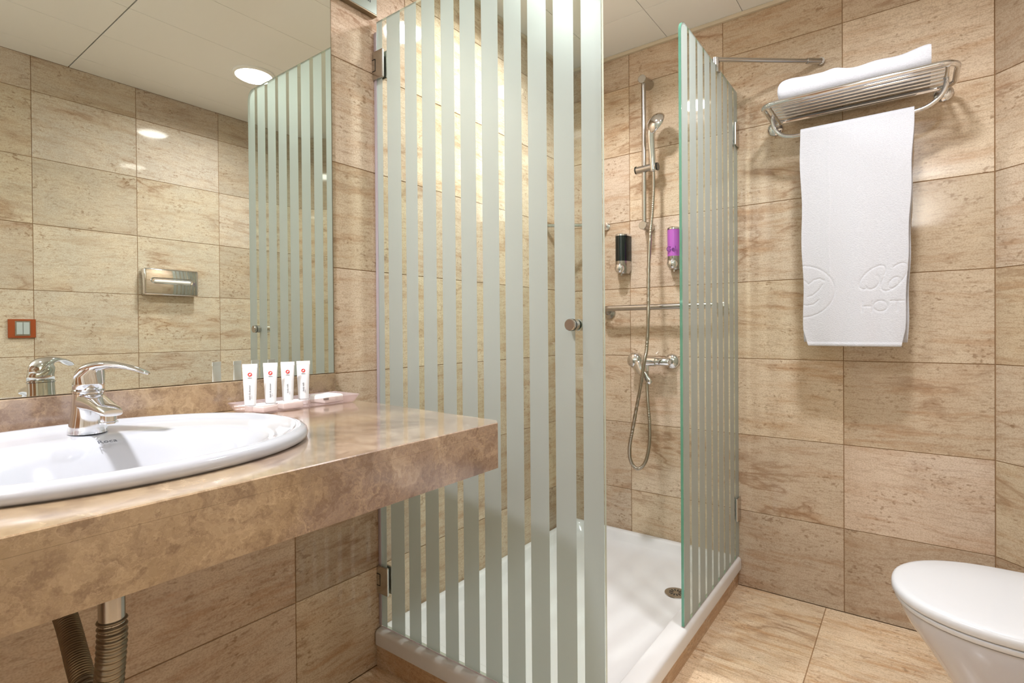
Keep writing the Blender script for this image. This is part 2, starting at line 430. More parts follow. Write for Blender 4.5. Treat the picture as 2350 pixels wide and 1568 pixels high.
# wall behind the viewer with a plain door
bm = B(); box(bm, (-.12, YD-.12, 0), (WX+.12, YD-REC, H+.1))
wall_front = structure('wall_front', bm, M['plaster'])
bm = B(); box(bm, (.10, YD-.02, .0), (.85, YD+.02, 2.03), .004)
door = structure('door_1', bm, M['door_paint'])
bm = B(); cyl(bm, (.77, YD+.02, 1.0), (.77, YD+.06, 1.0), .012, 16); tube(bm, [(.77, YD+.06, 1.0), (.73, YD+.062, 1.0), (.65, YD+.062, 1.0)], .009, 12)
link('door_handle', bm, M['satin'], parent=door)
# floor
bm = B(); box(bm, (-.12, YD-.12, -.12), (WX+.12, YB+.12, -REC))
floor = structure('floor', bm, M['grout'])
def floor_tiles(x0, x1, ys, tones):
    for j, (a, b) in enumerate(zip(ys, ys[1:])):
        o = bpy.data.objects.new('tile', tile_mesh(x1-x0, b-a, M['floor_tile'], 'f'))
        COL.objects.link(o); o.parent = floor
        p = ((x0+x1)/2, (a+b)/2, 0)
        # local x -> x, local z -> y, local y -> -z (front face up)
        o.matrix_local = Matrix(((1, 0, 0, p[0]), (0, 0, 1, p[1]), (0, -1, 0, p[2]), (0, 0, 0, 1)))
        k = tones[j % len(tones)]; o.color = (k, k*.985, k*.965, 1)
ya = [YD, -.706, -.106, .494, 1.094, 1.694, YB]; yb = [YD, -1.006, -.406, .194, .794, 1.394, 2.0, YB]
for i, (x0, x1) in enumerate(((0, .244), (.244, .647), (.647, 1.053), (1.053, 1.456), (1.456, WX))):
    floor_tiles(x0, x1, ya if i % 2 == 0 else yb, [1.0, .94, 1.03, .97])
# ceiling
bm = B(); box(bm, (-.12, YD-.12, H+.008), (WX+.12, YB+.12, H+.1))
ceiling = structure('ceiling', bm, M['dark'])
xs = [0.0, .18, .48, .78, 1.08, 1.38, 1.68, WX]; ys = [YD, -.43, .77, 1.97, YB]
for i, (a, b) in enumerate(zip(xs, xs[1:])):
    for j, (c, d) in enumerate(zip(ys, ys[1:])):
        gx = .0009; gy = .0022 if j in (1, 2) else .0012
        g0 = gy if c != 1.97 else .0007; g1 = gy if d != 1.97 else .0007
        bm = B(); box(bm, (a+gx, c+g0, H-.0005), (b-gx, d-g1, H+.0075), .0006, 1)
        cc = Vector(((a+b)/2, (c+d)/2, H))
        o = link('ceiling_panel', bm, M['panel_metal'], parent=ceiling)
# slim perimeter angle profile
def trim(name, a, b): structure(name, (lambda m: (box(m, a, b, .0008, 1), m)[1])(B()), M['trim'])
trim('trim_1', (.0005, YB-.014, H-.016), (DX-.005, YB-.0005, H-.001))
trim('trim_2', (.0005, 1.07, H-.016), (.0145, YB-.0145, H-.001))

# ------------------------------------------------------------------ ceiling downlights
def downlight(x, y, r, label, group=None):
    t = Thing('ceiling_lamp', label, 'lamp', (x, y, H-.001), group)
    bm = B(); lathe(bm, (x, y, H-.0008), (0, 0, -1), [(r, 0), (r+.012, .0), (r+.012, .006), (r+.004, .011), (r, .011)], 48, (False, False))
    t.part('rim', bm, M['panel_metal'], auto=40)
    bm = B(); lathe(bm, (x, y, H-.001), (0, 0, -1), [(r-.0005, 0), (r-.0005, .007), (r-.012, .0105)], 48)
    t.part('diffuser', bm, M['lamp'], auto=40)
downlight(1.222, 1.325, .082, 'round white recessed ceiling downlight seen lit in the mirror above the glass door')
downlight(.36, -.08, .082, 'round recessed ceiling downlight above the washbasin and mirror')
downlight(.36, 1.50, .082, 'round ceiling downlight added as unseen fill above the shower tray')  # added fitting, holds the extra shower fill
t = Thing('added_uplighter', 'white half-bowl uplighter added for fill on the plain wall behind the viewer', 'lamp', (1.30, YD, 1.75))  # invented fitting, modelled to house the added upward fill
bm = B()
def hb(r, z): return [Vector((1.30+r*math.cos(PI*i/20), YD+.0008+r*math.sin(PI*i/20), z)) for i in range(21)]
loft(bm, [hb(.03, 1.75), hb(.10, 1.77), hb(.155, 1.81), hb(.165, 1.83), hb(.160, 1.83), hb(.15, 1.812), hb(.095, 1.775)], True, False)
t.part('bowl', bm, M['ceramic'], auto=50)

# ------------------------------------------------------------------ vanity counter
t = Thing('vanity_counter', 'long brown veined marble vanity counter under the mirror, end by the shower', 'counter', (0, .3, .74))
CZ = .83; SC = (.32, .285); SA, SB_ = .245, .29
Y0c = -.95
outer_poly = [(.004, Y0c), (.64, Y0c), (.64, .838), (.622, .858), (.004, .907)]
def ray_poly(cx, cy, ang, poly):
    dx, dy = math.cos(ang), math.sin(ang); best = None
    for i in range(len(poly)):
        ax, ay = poly[i]; bx, by = poly[(i+1) % len(poly)]
        ex, ey = bx-ax, by-ay; den = dx*ey-dy*ex
        if abs(den) < 1e-9: continue
        s = ((ax-cx)*ey-(ay-cy)*ex)/den; u = ((ax-cx)*dy-(ay-cy)*dx)/den
        if s > 0 and -1e-6 <= u <= 1+1e-6 and (best is None or s < best): best = s
    return (cx+dx*best, cy+dy*best)
angs = [2*PI*i/96 for i in range(96)]
for (px, py) in outer_poly: angs.append(math.atan2(py-SC[1], px-SC[0]) % (2*PI))
angs = sorted(set(round(a, 6) for a in angs))
def hole(a, f): 
    r = 1/math.sqrt((math.cos(a)/(SA*f))**2+(math.sin(a)/(SB_*f))**2); return (SC[0]+r*math.cos(a), SC[1]+r*math.sin(a))
bm = B()
ring_o = [ray_poly(SC[0], SC[1], a, outer_poly) for a in angs]; ring_i = [hole(a, .93) for a in angs]
def insetv(p, d):
    v = Vector((p[0]-.32, p[1]-.3)); return p
top_e = .0015
rows_ = [[Vector((x, y, CZ-.02)) for x, y in ring_i], [Vector((x, y, CZ)) for x, y in ring_i],
         [Vector((min(max(x, .004), .64-top_e), y if y < .8 else y-top_e, CZ)) for x, y in ring_o],
         [Vector((x, y, CZ-top_e)) for x, y in ring_o], [Vector((x, y, CZ-.02)) for x, y in ring_o]]
loft(bm, rows_, False, False)
t.part('top_slab', bm, M['marble'], auto=30)
bm = B()
fr = [(.64, Y0c), (.64, .838), (.622, .858), (.004, .907), (.004, .885), (.612, .836), (.618, .83), (.618, Y0c)]
loft(bm, [[Vector((x, y, .739)) for x, y in fr], [Vector((x, y, CZ-.0202)) for x, y in fr]])
t.part('apron', bm, M['marble'])
bm = B(); box(bm, (.0008, Y0c, CZ+.0003), (.02, .899, .8975), .0012, 2)
t.part('backsplash', bm, M['marble'])

# sink
t = Thing('washbasin', 'oval white ceramic drop-in washbasin set in the marble counter', 'sink', (SC[0], SC[1], CZ))
def ell(cx, cy, a, b, z, n=72, e=2.15):
    out = []
    for i in range(n):
        th = 2*PI*i/n; c, s = math.cos(th), math.sin(th)
        r = (abs(c)**e+abs(s)**e)**(-1/e); out.append(Vector((cx+a*c*r, cy+b*s*r, z)))
    return out
x0, y0 = SC
prof = [(x0, y0, .240, .285, .8303), (x0, y0, .2455, .2905, .8335), (x0, y0, .2468, .2918, .839), (x0, y0, .245, .290, .8455), (x0, y0, .2405, .2855, .850),
        (x0, y0, .233, .278, .8518), (x0, y0, .226, .271, .8508), (x0+.004, y0, .214, .262, .8455), (x0+.014, y0, .196, .248, .8415), (x0+.026, y0, .178, .232, .8395),
        (x0+.036, y0, .160, .214, .8365), (x0+.0415, y0, .150, .201, .829), (x0+.045, y0, .141, .189, .812), (x0+.048, y0, .131, .174, .788), (x0+.05, y0, .117, .154, .762),
        (x0+.05, y0, .098, .126, .742), (x0+.05, y0, .070, .088, .728), (x0+.05, y0, .035, .04, .7215), (x0+.05, y0, .024, .024, .7205)]
bm = B(); loft(bm, [ell(*p) for p in prof], False, False)
basin = t.part('basin', bm, M['ceramic'], smooth=True)
bm = B(); loft(bm, [ell(p[0], p[1], p[2]+.008, p[3]+.008, p[4]-.008) for p in prof[11:]], False, True)
t.part('basin_underside', bm, M['ceramic'], smooth=True)
bm = B(); lathe(bm, (x0+.05, y0, .7195), (0, 0, 1), [(.030, 0), (.030, .0025), (.026, .004), (.016, .0035), (.015, .008), (.0, .0095)], 32, (True, False))
t.part('drain_plug', bm, M['chrome'], auto=40)
sl = Vector((1, 0, -.42)).normalized()
text_obj('Roca', .0135, M['ink'], basis((.2215, .312, .8332), (0.02, 1, 0), (-.93, .02, .37)), 'lettering', t, basin)

# faucet
fx, fy = .148, .305
t = Thing('basin_faucet', 'chrome single-lever basin mixer tap standing on the washbasin rim', 'faucet', (fx, fy, .8425))
def circ(c, n_, r, r2=None, k=28):
    x, y, d = frame_from(n_); c = Vector(c); r2 = r2 or r
    # keep x horizontal
    return [c+x*math.cos(2*PI*i/k)*r+y*math.sin(2*PI*i/k)*r2 for i in range(k)]
bm = B()
loft(bm, [circ((fx+dx, fy, z), (dx2, 0, 1), r) for dx, z, r, dx2 in
     ((0, .8415, .0285, 0), (0, .845, .0285, 0), (.001, .86, .026, .02), (.003, .88, .0235, .05), (.005, .897, .0225, .08), (.007, .912, .0225, .1))])
body = t.part('body', bm, M['chrome'], auto=40)
bm = B()
sp = []
for s_, z, hw, hh in ((.0, .897, .021, .016), (.03, .897, .019, .0145), (.06, .8945, .0175, .011), (.09, .8905, .0165, .0085), (.112, .888, .0155, .0075), (.122, .886, .013, .005)):
    c = Vector((fx+.005+s_, fy, z)); ring = []
    for i in range(24):
        a = 2*PI*i/24; e = 3.0; cc, ss = math.cos(a), math.sin(a); r = (abs(cc)**e+abs(ss)**e)**(-1/e)
        ring.append(c+Vector((0, cc*r*hw, ss*r*hh)))
    sp.append(ring)
loft(bm, sp); spout = t.part('spout', bm, M['chrome'], auto=45)
bm = B(); lathe(bm, (fx+.106, fy, .886), (0.05, 0, -1), [(.0125, 0), (.0125, .004), (.0115, .005), (.0115, .015), (.0128, .016), (.0128, .0185), (.010, .019)], 24)
t.part('aerator', bm, M['chrome'], parent=spout, auto=40)
bm = B(); lathe(bm, (fx+.007, fy, .912), (.1, 0, 1), [(.0215, 0), (.0238, .001), (.0238, .004), (.0215, .005)], 28)
t.part('collar', bm, M['chrome'], auto=40)
# head cap + lever sweeping towards the right
ld = Vector((.72, .69, 0)).normalized(); ls = Vector((-ld.y, ld.x, 0))
bm = B()
hc = Vector((fx+.008, fy, .917))
loft(bm, [circ(hc+Vector((0, 0, 0)), (.1, 0, 1), .0225), circ(hc+Vector((.001, 0, .012)), (.05, 0, 1), .0225), circ(hc+ld*.002+Vector((0, 0, .024)), tuple(-ld*.3+Vector((0, 0, 1))), .0225),
          circ(hc+ld*.006+Vector((0, 0, .035)), tuple(-ld*.5+Vector((0, 0, 1))), .0205), circ(hc+ld*.010+Vector((0, 0, .043)), tuple(-ld*.4+Vector((0, 0, 1))), .015), circ(hc+ld*.013+Vector((0, 0, .0465)), (0, 0, 1), .006)])
head = t.part('lever_cap', bm, M['chrome'], smooth=True)
bm = B(); rg = []
for s_, dz, hw, hh in ((-.019, .018, .010, .006), (-.014, .027, .015, .009), (-.004, .034, .0185, .011), (.008, .038, .0195, .0105), (.022, .0415, .0185, .0085), (.036, .0425, .017, .007), (.052, .041, .0155, .0058), (.068, .0375, .014, .005), (.082, .033, .0125, .0042), (.092, .0285, .010, .0032), (.097, .026, .006, .002)):
    c = hc+ld*s_+Vector((0, 0, dz)); rg.append([c+ls*math.cos(2*PI*i/20)*hw+Vector((0, 0, 1))*math.sin(2*PI*i/20)*hh for i in range(20)])
loft(bm, rg); t.part('lever', bm, M['chrome'], smooth=True)

# drain pipework under the counter
px_, py_ = x0+.05, .272
t = Thing('drain_pipe', 'bare metal sink waste pipe with ribbed flexible hose below the marble counter', 'pipe', (px_, py_, .48))
bm = B(); cyl(bm, (px_, py_, .5845), (px_, py_, .7115), .0165, 28)
t.part('tail_pipe', bm, M['satin'], smooth=False, auto=40)
path = spline([(px_, py_, .60), (px_, py_, .575), (px_-.006, py_-.001, .53), (px_-.022, py_-.001, .475), (px_-.06, py_, .432), (px_-.11, py_+.002, .425), (px_-.155, py_+.006, .44)], 26)
acc = 0; rad = []
for i, p in enumerate(path):
    if i: acc += (p-path[i-1]).length
    rad.append(.0178+.0016*math.sin(acc*2*PI/.0088))
bm = B(); tube(bm, path, rad, 20); t.part('flexible_hose', bm, M['hose'], smooth=True, label='ribbed grey flexible hose')
path = spline([(px_-.15, py_+.006, .437), (px_-.19, py_+.008, .458), (px_-.255, py_+.012, .494), (px_-.30, py_+.014, .513)], 60)
acc = 0; rad = []
for i, p in enumerate(path):
    if i: acc += (p-path[i-1]).length
    rad.append(.0170+.0009*math.sin(acc*2*PI/.0048))
bm = B(); tube(bm, path, rad, 22); t.part('threaded_hose', bm, M['hose_dark'], smooth=True, label='dark finely threaded hose section')
bm = B(); tube(bm, spline([path[-1], path[-1]+Vector((-.018, 0, .006)), (.02, py_+.014, .512), (.001, py_+.014, .508)], 6), .0155, 20); t.part('wall_tube', bm, M['satin'], smooth=True)
bm = B(); lathe(bm, (.0006, py_+.014, .508), (1, 0, 0), [(.034, 0), (.033, .003), (.022, .007), (.017, .008)], 32); t.part('wall_flange', bm, M['chrome'], auto=40)

# ------------------------------------------------------------------ mirror and the fitting above
t = Thing('mirror', 'large frameless wall mirror above the marble backsplash', 'mirror', (0, .05, .90))
bm = B(); box(bm, (.0004, -.95, .8985), (.0052, .9035, 2.20), .0008, 1)
mg = t.part('mirror_glass', bm, [M['mirror']])
bm = B(); box(bm, (.0003, .9037, .8985), (.0050, .9052, 2.20)); t.part('edge_strip', bm, M['hose_dark'], label='dark golden edge strip')

t = Thing('wall_box', 'grey-green wall box with dark lower edge high beside the shower hinge, cut by frame', 'wall box', (0, .99, 1.96))
bm = B(); box(bm, (.0005, .918, 1.9615), (.018, 1.0565, 2.10), .002, 2); hb = t.part('housing', bm, M['fitting'])
bm = B(); box(bm, (.0005, .918, 1.957), (.020, 1.0565, 1.961), .0008, 1); t.part('bottom_edge', bm, M['hose_dark'], label='dark brown lower edge')
for y_ in (1.018, 1.0245, 1.031):
    bm = B(); box(bm, (.0181, y_-.0012, 1.990), (.0186, y_+.0012, 2.006)); t.part('slot', bm, M['dark'], parent=hb)

# ------------------------------------------------------------------ shower tray
t = Thing('shower_tray', 'white enamel shower tray on a stone plinth in the corner', 'shower tray', (.38, 1.63, 0))
def rrect(x0, y0, x1, y1, r, z, k=8):
    out = []
    for (cx, cy, a0) in ((x1-r, y1-r, 0), (x0+r, y1-r, PI/2), (x0+r, y0+r, PI), (x1-r, y0+r, 3*PI/2)):
        for i in range(k+1):
            a = a0+PI/2*i/k; out.append(Vector((cx+r*math.cos(a), cy+r*math.sin(a), z)))
    return out
e = .0008
X0, Y0, X1, Y1 = e, 1.036, .766, YB-e
bm = B()
loft(bm, [rrect(X0, Y0, X1, Y1, .012, .071), rrect(X0, Y0, X1, Y1, .012, .104), rrect(X0+.002, Y0+.002, X1-.002, Y1-.002, .012, .1105), rrect(X0+.007, Y0+.007, X1-.007, Y1-.007, .012, .1155), rrect(X0+.012, Y0+.012, X1-.012, Y1-.012, .012, .117),
          rrect(X0+.03, Y0+.056, X1-.055, Y1-.03, .04, .117), rrect(X0+.034, Y0+.060, X1-.059, Y1-.034, .04, .1155), rrect(X0+.038, Y0+.064, X1-.063, Y1-.038, .04, .110),
          rrect(X0+.05, Y0+.078, X1-.075, Y1-.05, .045, .082), rrect(X0+.062, Y0+.092, X1-.088, Y1-.062, .05, .0745), rrect(X0+.09, Y0+.125, X1-.115, Y1-.09, .05, .0725), rrect(X0+.2, Y0+.35, X1-.2, Y1-.27, .05, .0722)], False, True)
t.part('tray_basin', bm, M['acrylic'], auto=50)
DRX, DRY = .630, 1.865
bm = B()
loft(bm, [[v for v in circ((DRX, DRY, .0728), (0, 0, 1), .040, k=40)], circ((DRX, DRY, .0755), (0, 0, 1), .039, k=40), circ((DRX, DRY, .0762), (0, 0, 1), .036, k=40)])
dr = t.part('drain_cover', bm, M['satin'], auto=30)
bm = B()
for i in range(12):
    a = 2*PI*i/12; c, s = math.cos(a), math.sin(a); wv = .0028
    pts = [(c*.010-s*.0012, s*.010+c*.0012), (c*.010+s*.0012, s*.010-c*.0012), (c*.024+s*wv, s*.024-c*wv), (c*.024-s*wv, s*.024+c*wv)]
    loft(bm, [[Vector((DRX+x, DRY+y, z)) for x, y in pts] for z in (.0758, .0765)])
t.part('drain_slots', bm, M['dark'], parent=dr)
pl_r = B(); box(pl_r, (.02, 1.052, -.0005), (.745, YB-.001, .060)); t.part('plinth_core', pl_r, M['grout'])
def plinth(x0, y0, x1, y1):
    bm = B(); box(bm, (x0, y0, 0), (x1, y1, .0705), .0008, 1); return bm
for a, b in ((.001, .330), (.332, .752)):
    o = t.part('plinth_tile', plinth(a, 1.0465, b, 1.0565), M['plinth'])
for a, b in ((1.057, 1.386), (1.388, 1.80), (1.802, YB-.001)):
    o = t.part('plinth_tile', plinth(.742, a, .752, b), M['plinth'])

# ------------------------------------------------------------------ shower glass
def pane(bm, outline, nrm, th):
    """outline: list of 2D->3D front points; extruded by th along nrm; faces 0/1 mats: glass, edge"""
    n = Vector(nrm)*th; f = [bm.verts.new(p) for p in outline]; b = [bm.verts.new(Vector(p)+n) for p in outline]
    a = bm.faces.new(f); c = bm.faces.new(b[::-1]); fs = [a, c]
    for i in range(len(f)):
        q = bm.faces.new((f[i], b[i], b[(i+1) % len(f)], f[(i+1) % len(f)])); q.material_index = 1; fs.append(q)
    bmesh.ops.recalc_face_normals(bm, faces=fs)
def hinge_plate(bm, c, ax, d, w_, h_, nrm, th):
    pass
# door on the left wall, closed along the front of the tray
DZ0, DZ1 = .121, 1.945
t = Thing('shower_door', 'glass shower door with vertical frosted stripes, hinged on the left wall', 'shower door', (.02, 1.062, .12))
r_ = .035; ol = [Vector((.013, 1.058, DZ0)), Vector((.763, 1.058, DZ0))]
for i in range(9):
    a = PI/2*i/8; ol.append(Vector((.763-r_+r_*math.cos(a), 1.058, DZ1-r_+r_*math.sin(a))))
ol.append(Vector((.013, 1.058, DZ1)))
bm = B(); pane(bm, ol, (0, 1, 0), .008); t.part('glass_pane', bm, [M['glass'], M['glass_edge_pale']])
gaps = [(.038, .0585), (.1165, .136), (.184, .205), (.2565, .2795), (.3275, .3485), (.401, .422), (.4755, .4945), (.547, .566), (.619, .6385), (.692, .7115)]
edges = [.0135]+[g for p in gaps for g in p]+[.7615]
for k in range(0, len(edges), 2):
    a, b = edges[k], edges[k+1]
    z1 = DZ1-.001
    bm = B()
    if k == len(edges)-2:
        o2 = [Vector((a, 0, DZ0+.001)), Vector((b, 0, DZ0+.001))]+[Vector((.7615-r_+r_*math.cos(PI/2*i/8), 0, z1-r_+r_*math.sin(PI/2*i/8))) for i in range(9)]+[Vector((a, 0, z1))]
    else: o2 = [Vector((a, 0, DZ0+.001)), Vector((b, 0, DZ0+.001)), Vector((b, 0, z1)), Vector((a, 0, z1))]
    loft(bm, [[Vector((v.x, 1.0576, v.z)) for v in o2], [Vector((v.x, 1.0579, v.z)) for v in o2]])
    t.part('frosted_stripe', bm, M['frost'])
for zc in (1.812, .262):
    bm = B(); box(bm, (.0008, 1.0495, zc-.042), (.047, 1.0574, zc+.042), .002, 2); box(bm, (.0008, 1.0664, zc-.042), (.047, 1.0735, zc+.042), .002, 2)
    box(bm, (.0008, 1.0574, zc-.040), (.0125, 1.0664, zc+.040))
    hg = t.part('hinge', bm, M['satin'])
    bm = B(); box(bm, (.0012, 1.0485, zc-.018), (.016, 1.0493, zc-.0166)); box(bm, (.0148, 1.0485, zc-.018), (.016, 1.0493, zc+.018)); box(bm, (.0012, 1.0485, zc+.0166), (.016, 1.0493, zc+.018))
    t.part('hinge_notch', bm, M['dark'], parent=hg)
bm = B(); cyl(bm, (.692, 1.0575, 1.025), (.692, 1.032, 1.025), .0135, 28, ch=.0015); cyl(bm, (.692, 1.0672, 1.025), (.692, 1.094, 1.025), .0135, 28, ch=.0015)
kb = t.part('door_knob', bm, M['satin'], auto=40, label='round satin metal pull knob')
bm = B(); cyl(bm, (.692, 1.0405, 1.025), (.692, 1.043, 1.025), .0138, 28); t.part('knob_groove', bm, M['dark'], parent=kb)
bm = B(); box(bm, (.0006, 1.0565, DZ0), (.0055, 1.0665, DZ1-.03), .0008, 1); box(bm, (.0058, 1.0555, DZ0), (.0125, 1.0675, DZ1-.03), .001, 1)
t.part('side_seal', bm, M['seal'])
bm = B(); box(bm, (.013, 1.056, .1175), (.758, 1.068, .1208), .0008, 1); t.part('bottom_seal', bm, M['clear_plastic'])

# fixed pane on the back wall
GX = .748
t = Thing('glass_screen', 'narrow frosted-striped glass screen fixed to the back wall at the tray edge', 'glass screen', (GX, 1.9, .12))
GY0, GY1 = 1.583, 2.219; GZ = 1.938
ol = [Vector((GX, GY1, DZ0)), Vector((GX, GY0, DZ0))]
for i in range(9):
    a = PI/2*i/8; ol.append(Vector((GX, GY0+r_-r_*math.cos(a), GZ-r_+r_*math.sin(a))))
ol.append(Vector((GX, GY1, GZ)))
bm = B(); pane(bm, ol, (1, 0, 0), .008); t.part('glass_pane', bm, [M['glass'], M['glass_edge']])
gy = [(1.637, 1.657), (1.717, 1.736), (1.789, 1.808), (1.862, 1.881), (1.934, 1.953), (2.006, 2.026), (2.079, 2.099), (2.152, 2.171)]
edges = [GY0+.0015]+[g for p in gy for g in p]+[GY1-.0005]
for k in range(0, len(edges), 2):
    a, b = edges[k], edges[k+1]; z1 = GZ-.001; bm = B()
    if k == 0: o2 = [(b, z1), (b, DZ0+.001), (a, DZ0+.001)]+[(a+r_-r_*math.cos(PI/2*i/8), z1-r_+r_*math.sin(PI/2*i/8)) for i in range(9)]
    else: o2 = [(a, DZ0+.001), (b, DZ0+.001), (b, z1), (a, z1)]
    loft(bm, [[Vector((GX+.0081, y, z)) for y, z in o2], [Vector((GX+.0084, y, z)) for y, z in o2]])
    t.part('frosted_stripe', bm, M['frost'])
for zc in (1.765, .308):
    bm = B(); box(bm, (GX+.0086, 2.172, zc-.044), (GX+.016, YB-.0008, zc+.044), .002, 2); box(bm, (GX-.008, 2.172, zc-.044), (GX-.0004, YB-.0008, zc+.044), .002, 2)
    box(bm, (GX-.0004, 2.2195, zc-.04), (GX+.0086, YB-.0008, zc+.04))
    t.part('hinge', bm, M['satin'])
bm = B(); box(bm, (GX-.001, GY0, .1175), (GX+.009, GY1, .1208), .0008, 1); t.part('bottom_seal', bm, M['clear_plastic'])

# brace from the screen top to the wall
t = Thing('support_bar', 'thin chrome stabiliser bar from the glass screen top to the wall', 'bar', (1.03, YB, 1.96))
pa = Vector((GX+.012, 1.945, 1.957)); pb = Vector((1.045, YB-.012, 1.970))
bm = B(); cyl(bm, (GX+.004, 1.945, 1.9385), (GX+.004, 1.945, 1.966), .0085, 20, ch=.001)
box(bm, (GX-.010, 1.935, 1.912), (GX-.0015, 1.955, 1.962), .001, 1); box(bm, (GX+.0095, 1.935, 1.912), (GX+.018, 1.955, 1.962), .001, 1)
t.part('glass_clamp', bm, M['satin'], auto=40)
bm = B(); cyl(bm, pa, pb-(pb-pa).normalized()*.045, .0075, 20); t.part('rod', bm, M['satin'], smooth=False, auto=40)
bm = B(); cyl(bm, pb-(pb-pa).normalized()*.055, pb, .0105, 20, ch=.001); cyl(bm, (pb.x, pb.y-.004, pb.z), (pb.x, YB-.0006, pb.z), .0125, 20)
t.part('wall_socket', bm, M['satin'], auto=40)

# ------------------------------------------------------------------ shower fittings
t = Thing('shower_rail', 'chrome slide rail with hand shower on the shower wall', 'shower rail', (.395, YB, 1.45))
RX = .395; RY = YB-.060
bm = B(); cyl(bm, (RX, RY, 1.452), (RX, RY, 2.066), .0098, 24); t.part('rail', bm, M['satin'], auto=40)
for z in (2.068, 1.452):
    bm = B(); lathe(bm, (RX, YB-.0006, z), (0, -1, 0), [(.0225, 0), (.0225, .012), (.0175, .052), (.0175, .078), (.016, .0795)], 32); t.part('rail_bracket', bm, M['satin'], auto=40)
bm = B(); cyl(bm, (RX-.032, RY-.002, 1.691), (RX+.058, RY-.006, 1.693), .0155, 28)
sb = t.part('slider', bm, M['satin'], auto=40)
for a_ in (-.0365, .0582):
    bm = B(); cyl(bm, (RX+a_, RY-.003, 1.692), (RX+a_+.0043, RY-.003, 1.692), .0165, 28); t.part('slider_ring', bm, M['black_plastic'], parent=sb)
hp = spline([(.440, YB-.070, 1.672), (.438, YB-.073, 1.72), (.437, YB-.082, 1.78), (.440, YB-.092, 1.822), (.450, YB-.100, 1.862)], 6)
bm = B(); tube(bm, hp, [.0122+.0055*(i/len(hp)) for i in range(len(hp))], 20); hs = t.part('hand_shower', bm, M['chrome'], smooth=True)
ax = Vector((.50, .72, -.42)).normalized()
bm = B(); lathe(bm, Vector((.456, YB-.098, 1.866))-ax*.020, ax, [(.004, 0), (.022, .003), (.036, .012), (.0445, .024), (.047, .033), (.045, .036), (.0, .037)], 36, (True, False))
t.part('shower_head', bm, M['chrome'], parent=hs, auto=50)

t = Thing('shower_mixer', 'chrome wall mixer tap with lever in the shower', 'shower mixer', (.41, YB, .85))
MZ = .876
for x in (.335, .49):
    bm = B(); lathe(bm, (x, YB-.0006, MZ), (0, -1, 0), [(.033, 0), (.032, .006), (.024, .015), (.013, .019), (.013, .045)], 36); t.part('escutcheon', bm, M['chrome'], auto=50)
bm = B(); lathe(bm, (.318, YB-.052, MZ), (1, 0, 0), [(.014, 0), (.017, .003), (.017, .04), (.0205, .044), (.0205, .12), (.017, .124), (.017, .176), (.015, .18)], 30); bd = t.part('mixer_body', bm, M['chrome'], auto=40)
bm = B(); cyl(bm, (.400, YB-.054, MZ-.018), (.400, YB-.056, MZ-.042), .0095, 20); t.part('hose_outlet', bm, M['chrome'], parent=bd, auto=40)
hx = .378
bm = B(); lathe(bm, (hx, YB-.060, MZ), (0, -1, .10), [(.022, 0), (.024, .028), (.033, .040), (.0345, .058), (.032, .076), (.023, .088), (.0, .093)], 32, (True, False)); cp = t.part('lever_cap', bm, M['chrome'], auto=50)
bm = B(); rg = []
for s_, (x, y, z, hw, hh) in enumerate(((hx+.002, -.128, .010, .022, .014), (hx+.014, -.142, -.008, .020, .011), (hx+.032, -.152, -.030, .0165, .008), (hx+.052, -.158, -.052, .014, .0065), (hx+.072, -.160, -.072, .0125, .0055), (hx+.082, -.160, -.082, .008, .004))):
    c = Vector((x, YB+y, MZ+z)); s2 = Vector((.75, 0, .66)); n2 = Vector((0, -1, 0))
    rg.append([c+s2*math.cos(2*PI*i/18)*hw+n2*math.sin(2*PI*i/18)*hh for i in range(18)])
loft(bm, rg); t.part('lever', bm, M['chrome'], smooth=True)

# flexible shower hose, hanging loop
def rib(ctrl, r, amp, pitch, n=28):
    path = spline(ctrl, n); acc = 0; rad = []
    for i, p in enumerate(path):
        if i: acc += (p-path[i-1]).length
        rad.append(r+amp*math.sin(acc*2*PI/pitch))
    return path, rad
yh = YB-.165
ctrl = [(.440, YB-.070, 1.676), (.441, YB-.072, 1.60), (.438, YB-.080, 1.50), (.434, YB-.095, 1.40), (.437, YB-.120, 1.25), (.445, YB-.145, 1.08), (.444, YB-.160, .94), (.440, YB-.178, .88), (.424, YB-.180, .78),
        (.386, YB-.165, .62), (.364, YB-.155, .52), (.367, YB-.146, .46), (.392, YB-.138, .434), (.420, YB-.128, .462), (.432, YB-.114, .53), (.428, YB-.098, .62), (.412, YB-.078, .72), (.403, YB-.062, .79), (.400, YB-.056, .838)]
path, rad = rib(ctrl, .0072, .0006, .0042, 36)
bm = B(); tube(bm, path, rad, 12)
ho = link('shower_hose', bm, M['shower_hose'], (.40, YB-.1, .44), smooth=True); ho['label'] = 'ribbed metal shower hose hanging in a long loop below the mixer'; ho['category'] = 'hose'

t = Thing('grab_rail', 'horizontal satin grab rail on the shower wall behind the hose', 'grab rail', (.4, YB, 1.105))
bm = B(); tube(bm, spline([(.20, YB-.012, 1.09), (.200, YB-.040, 1.096), (.215, YB-.060, 1.105), (.25, YB-.062, 1.106)], 6)+[Vector((.60, YB-.062, 1.106))]+spline([(.65, YB-.062, 1.106), (.685, YB-.058, 1.105), (.70, YB-.040, 1.096), (.70, YB-.012, 1.09)], 6), .0125, 18)
t.part('bar', bm, M['satin'], smooth=True)
for x in (.20, .70):
    bm = B(); lathe(bm, (x, YB-.0006, 1.09), (0, -1, 0), [(.030, 0), (.029, .006), (.015, .012)], 30); t.part('wall_flange', bm, M['satin'], auto=40)

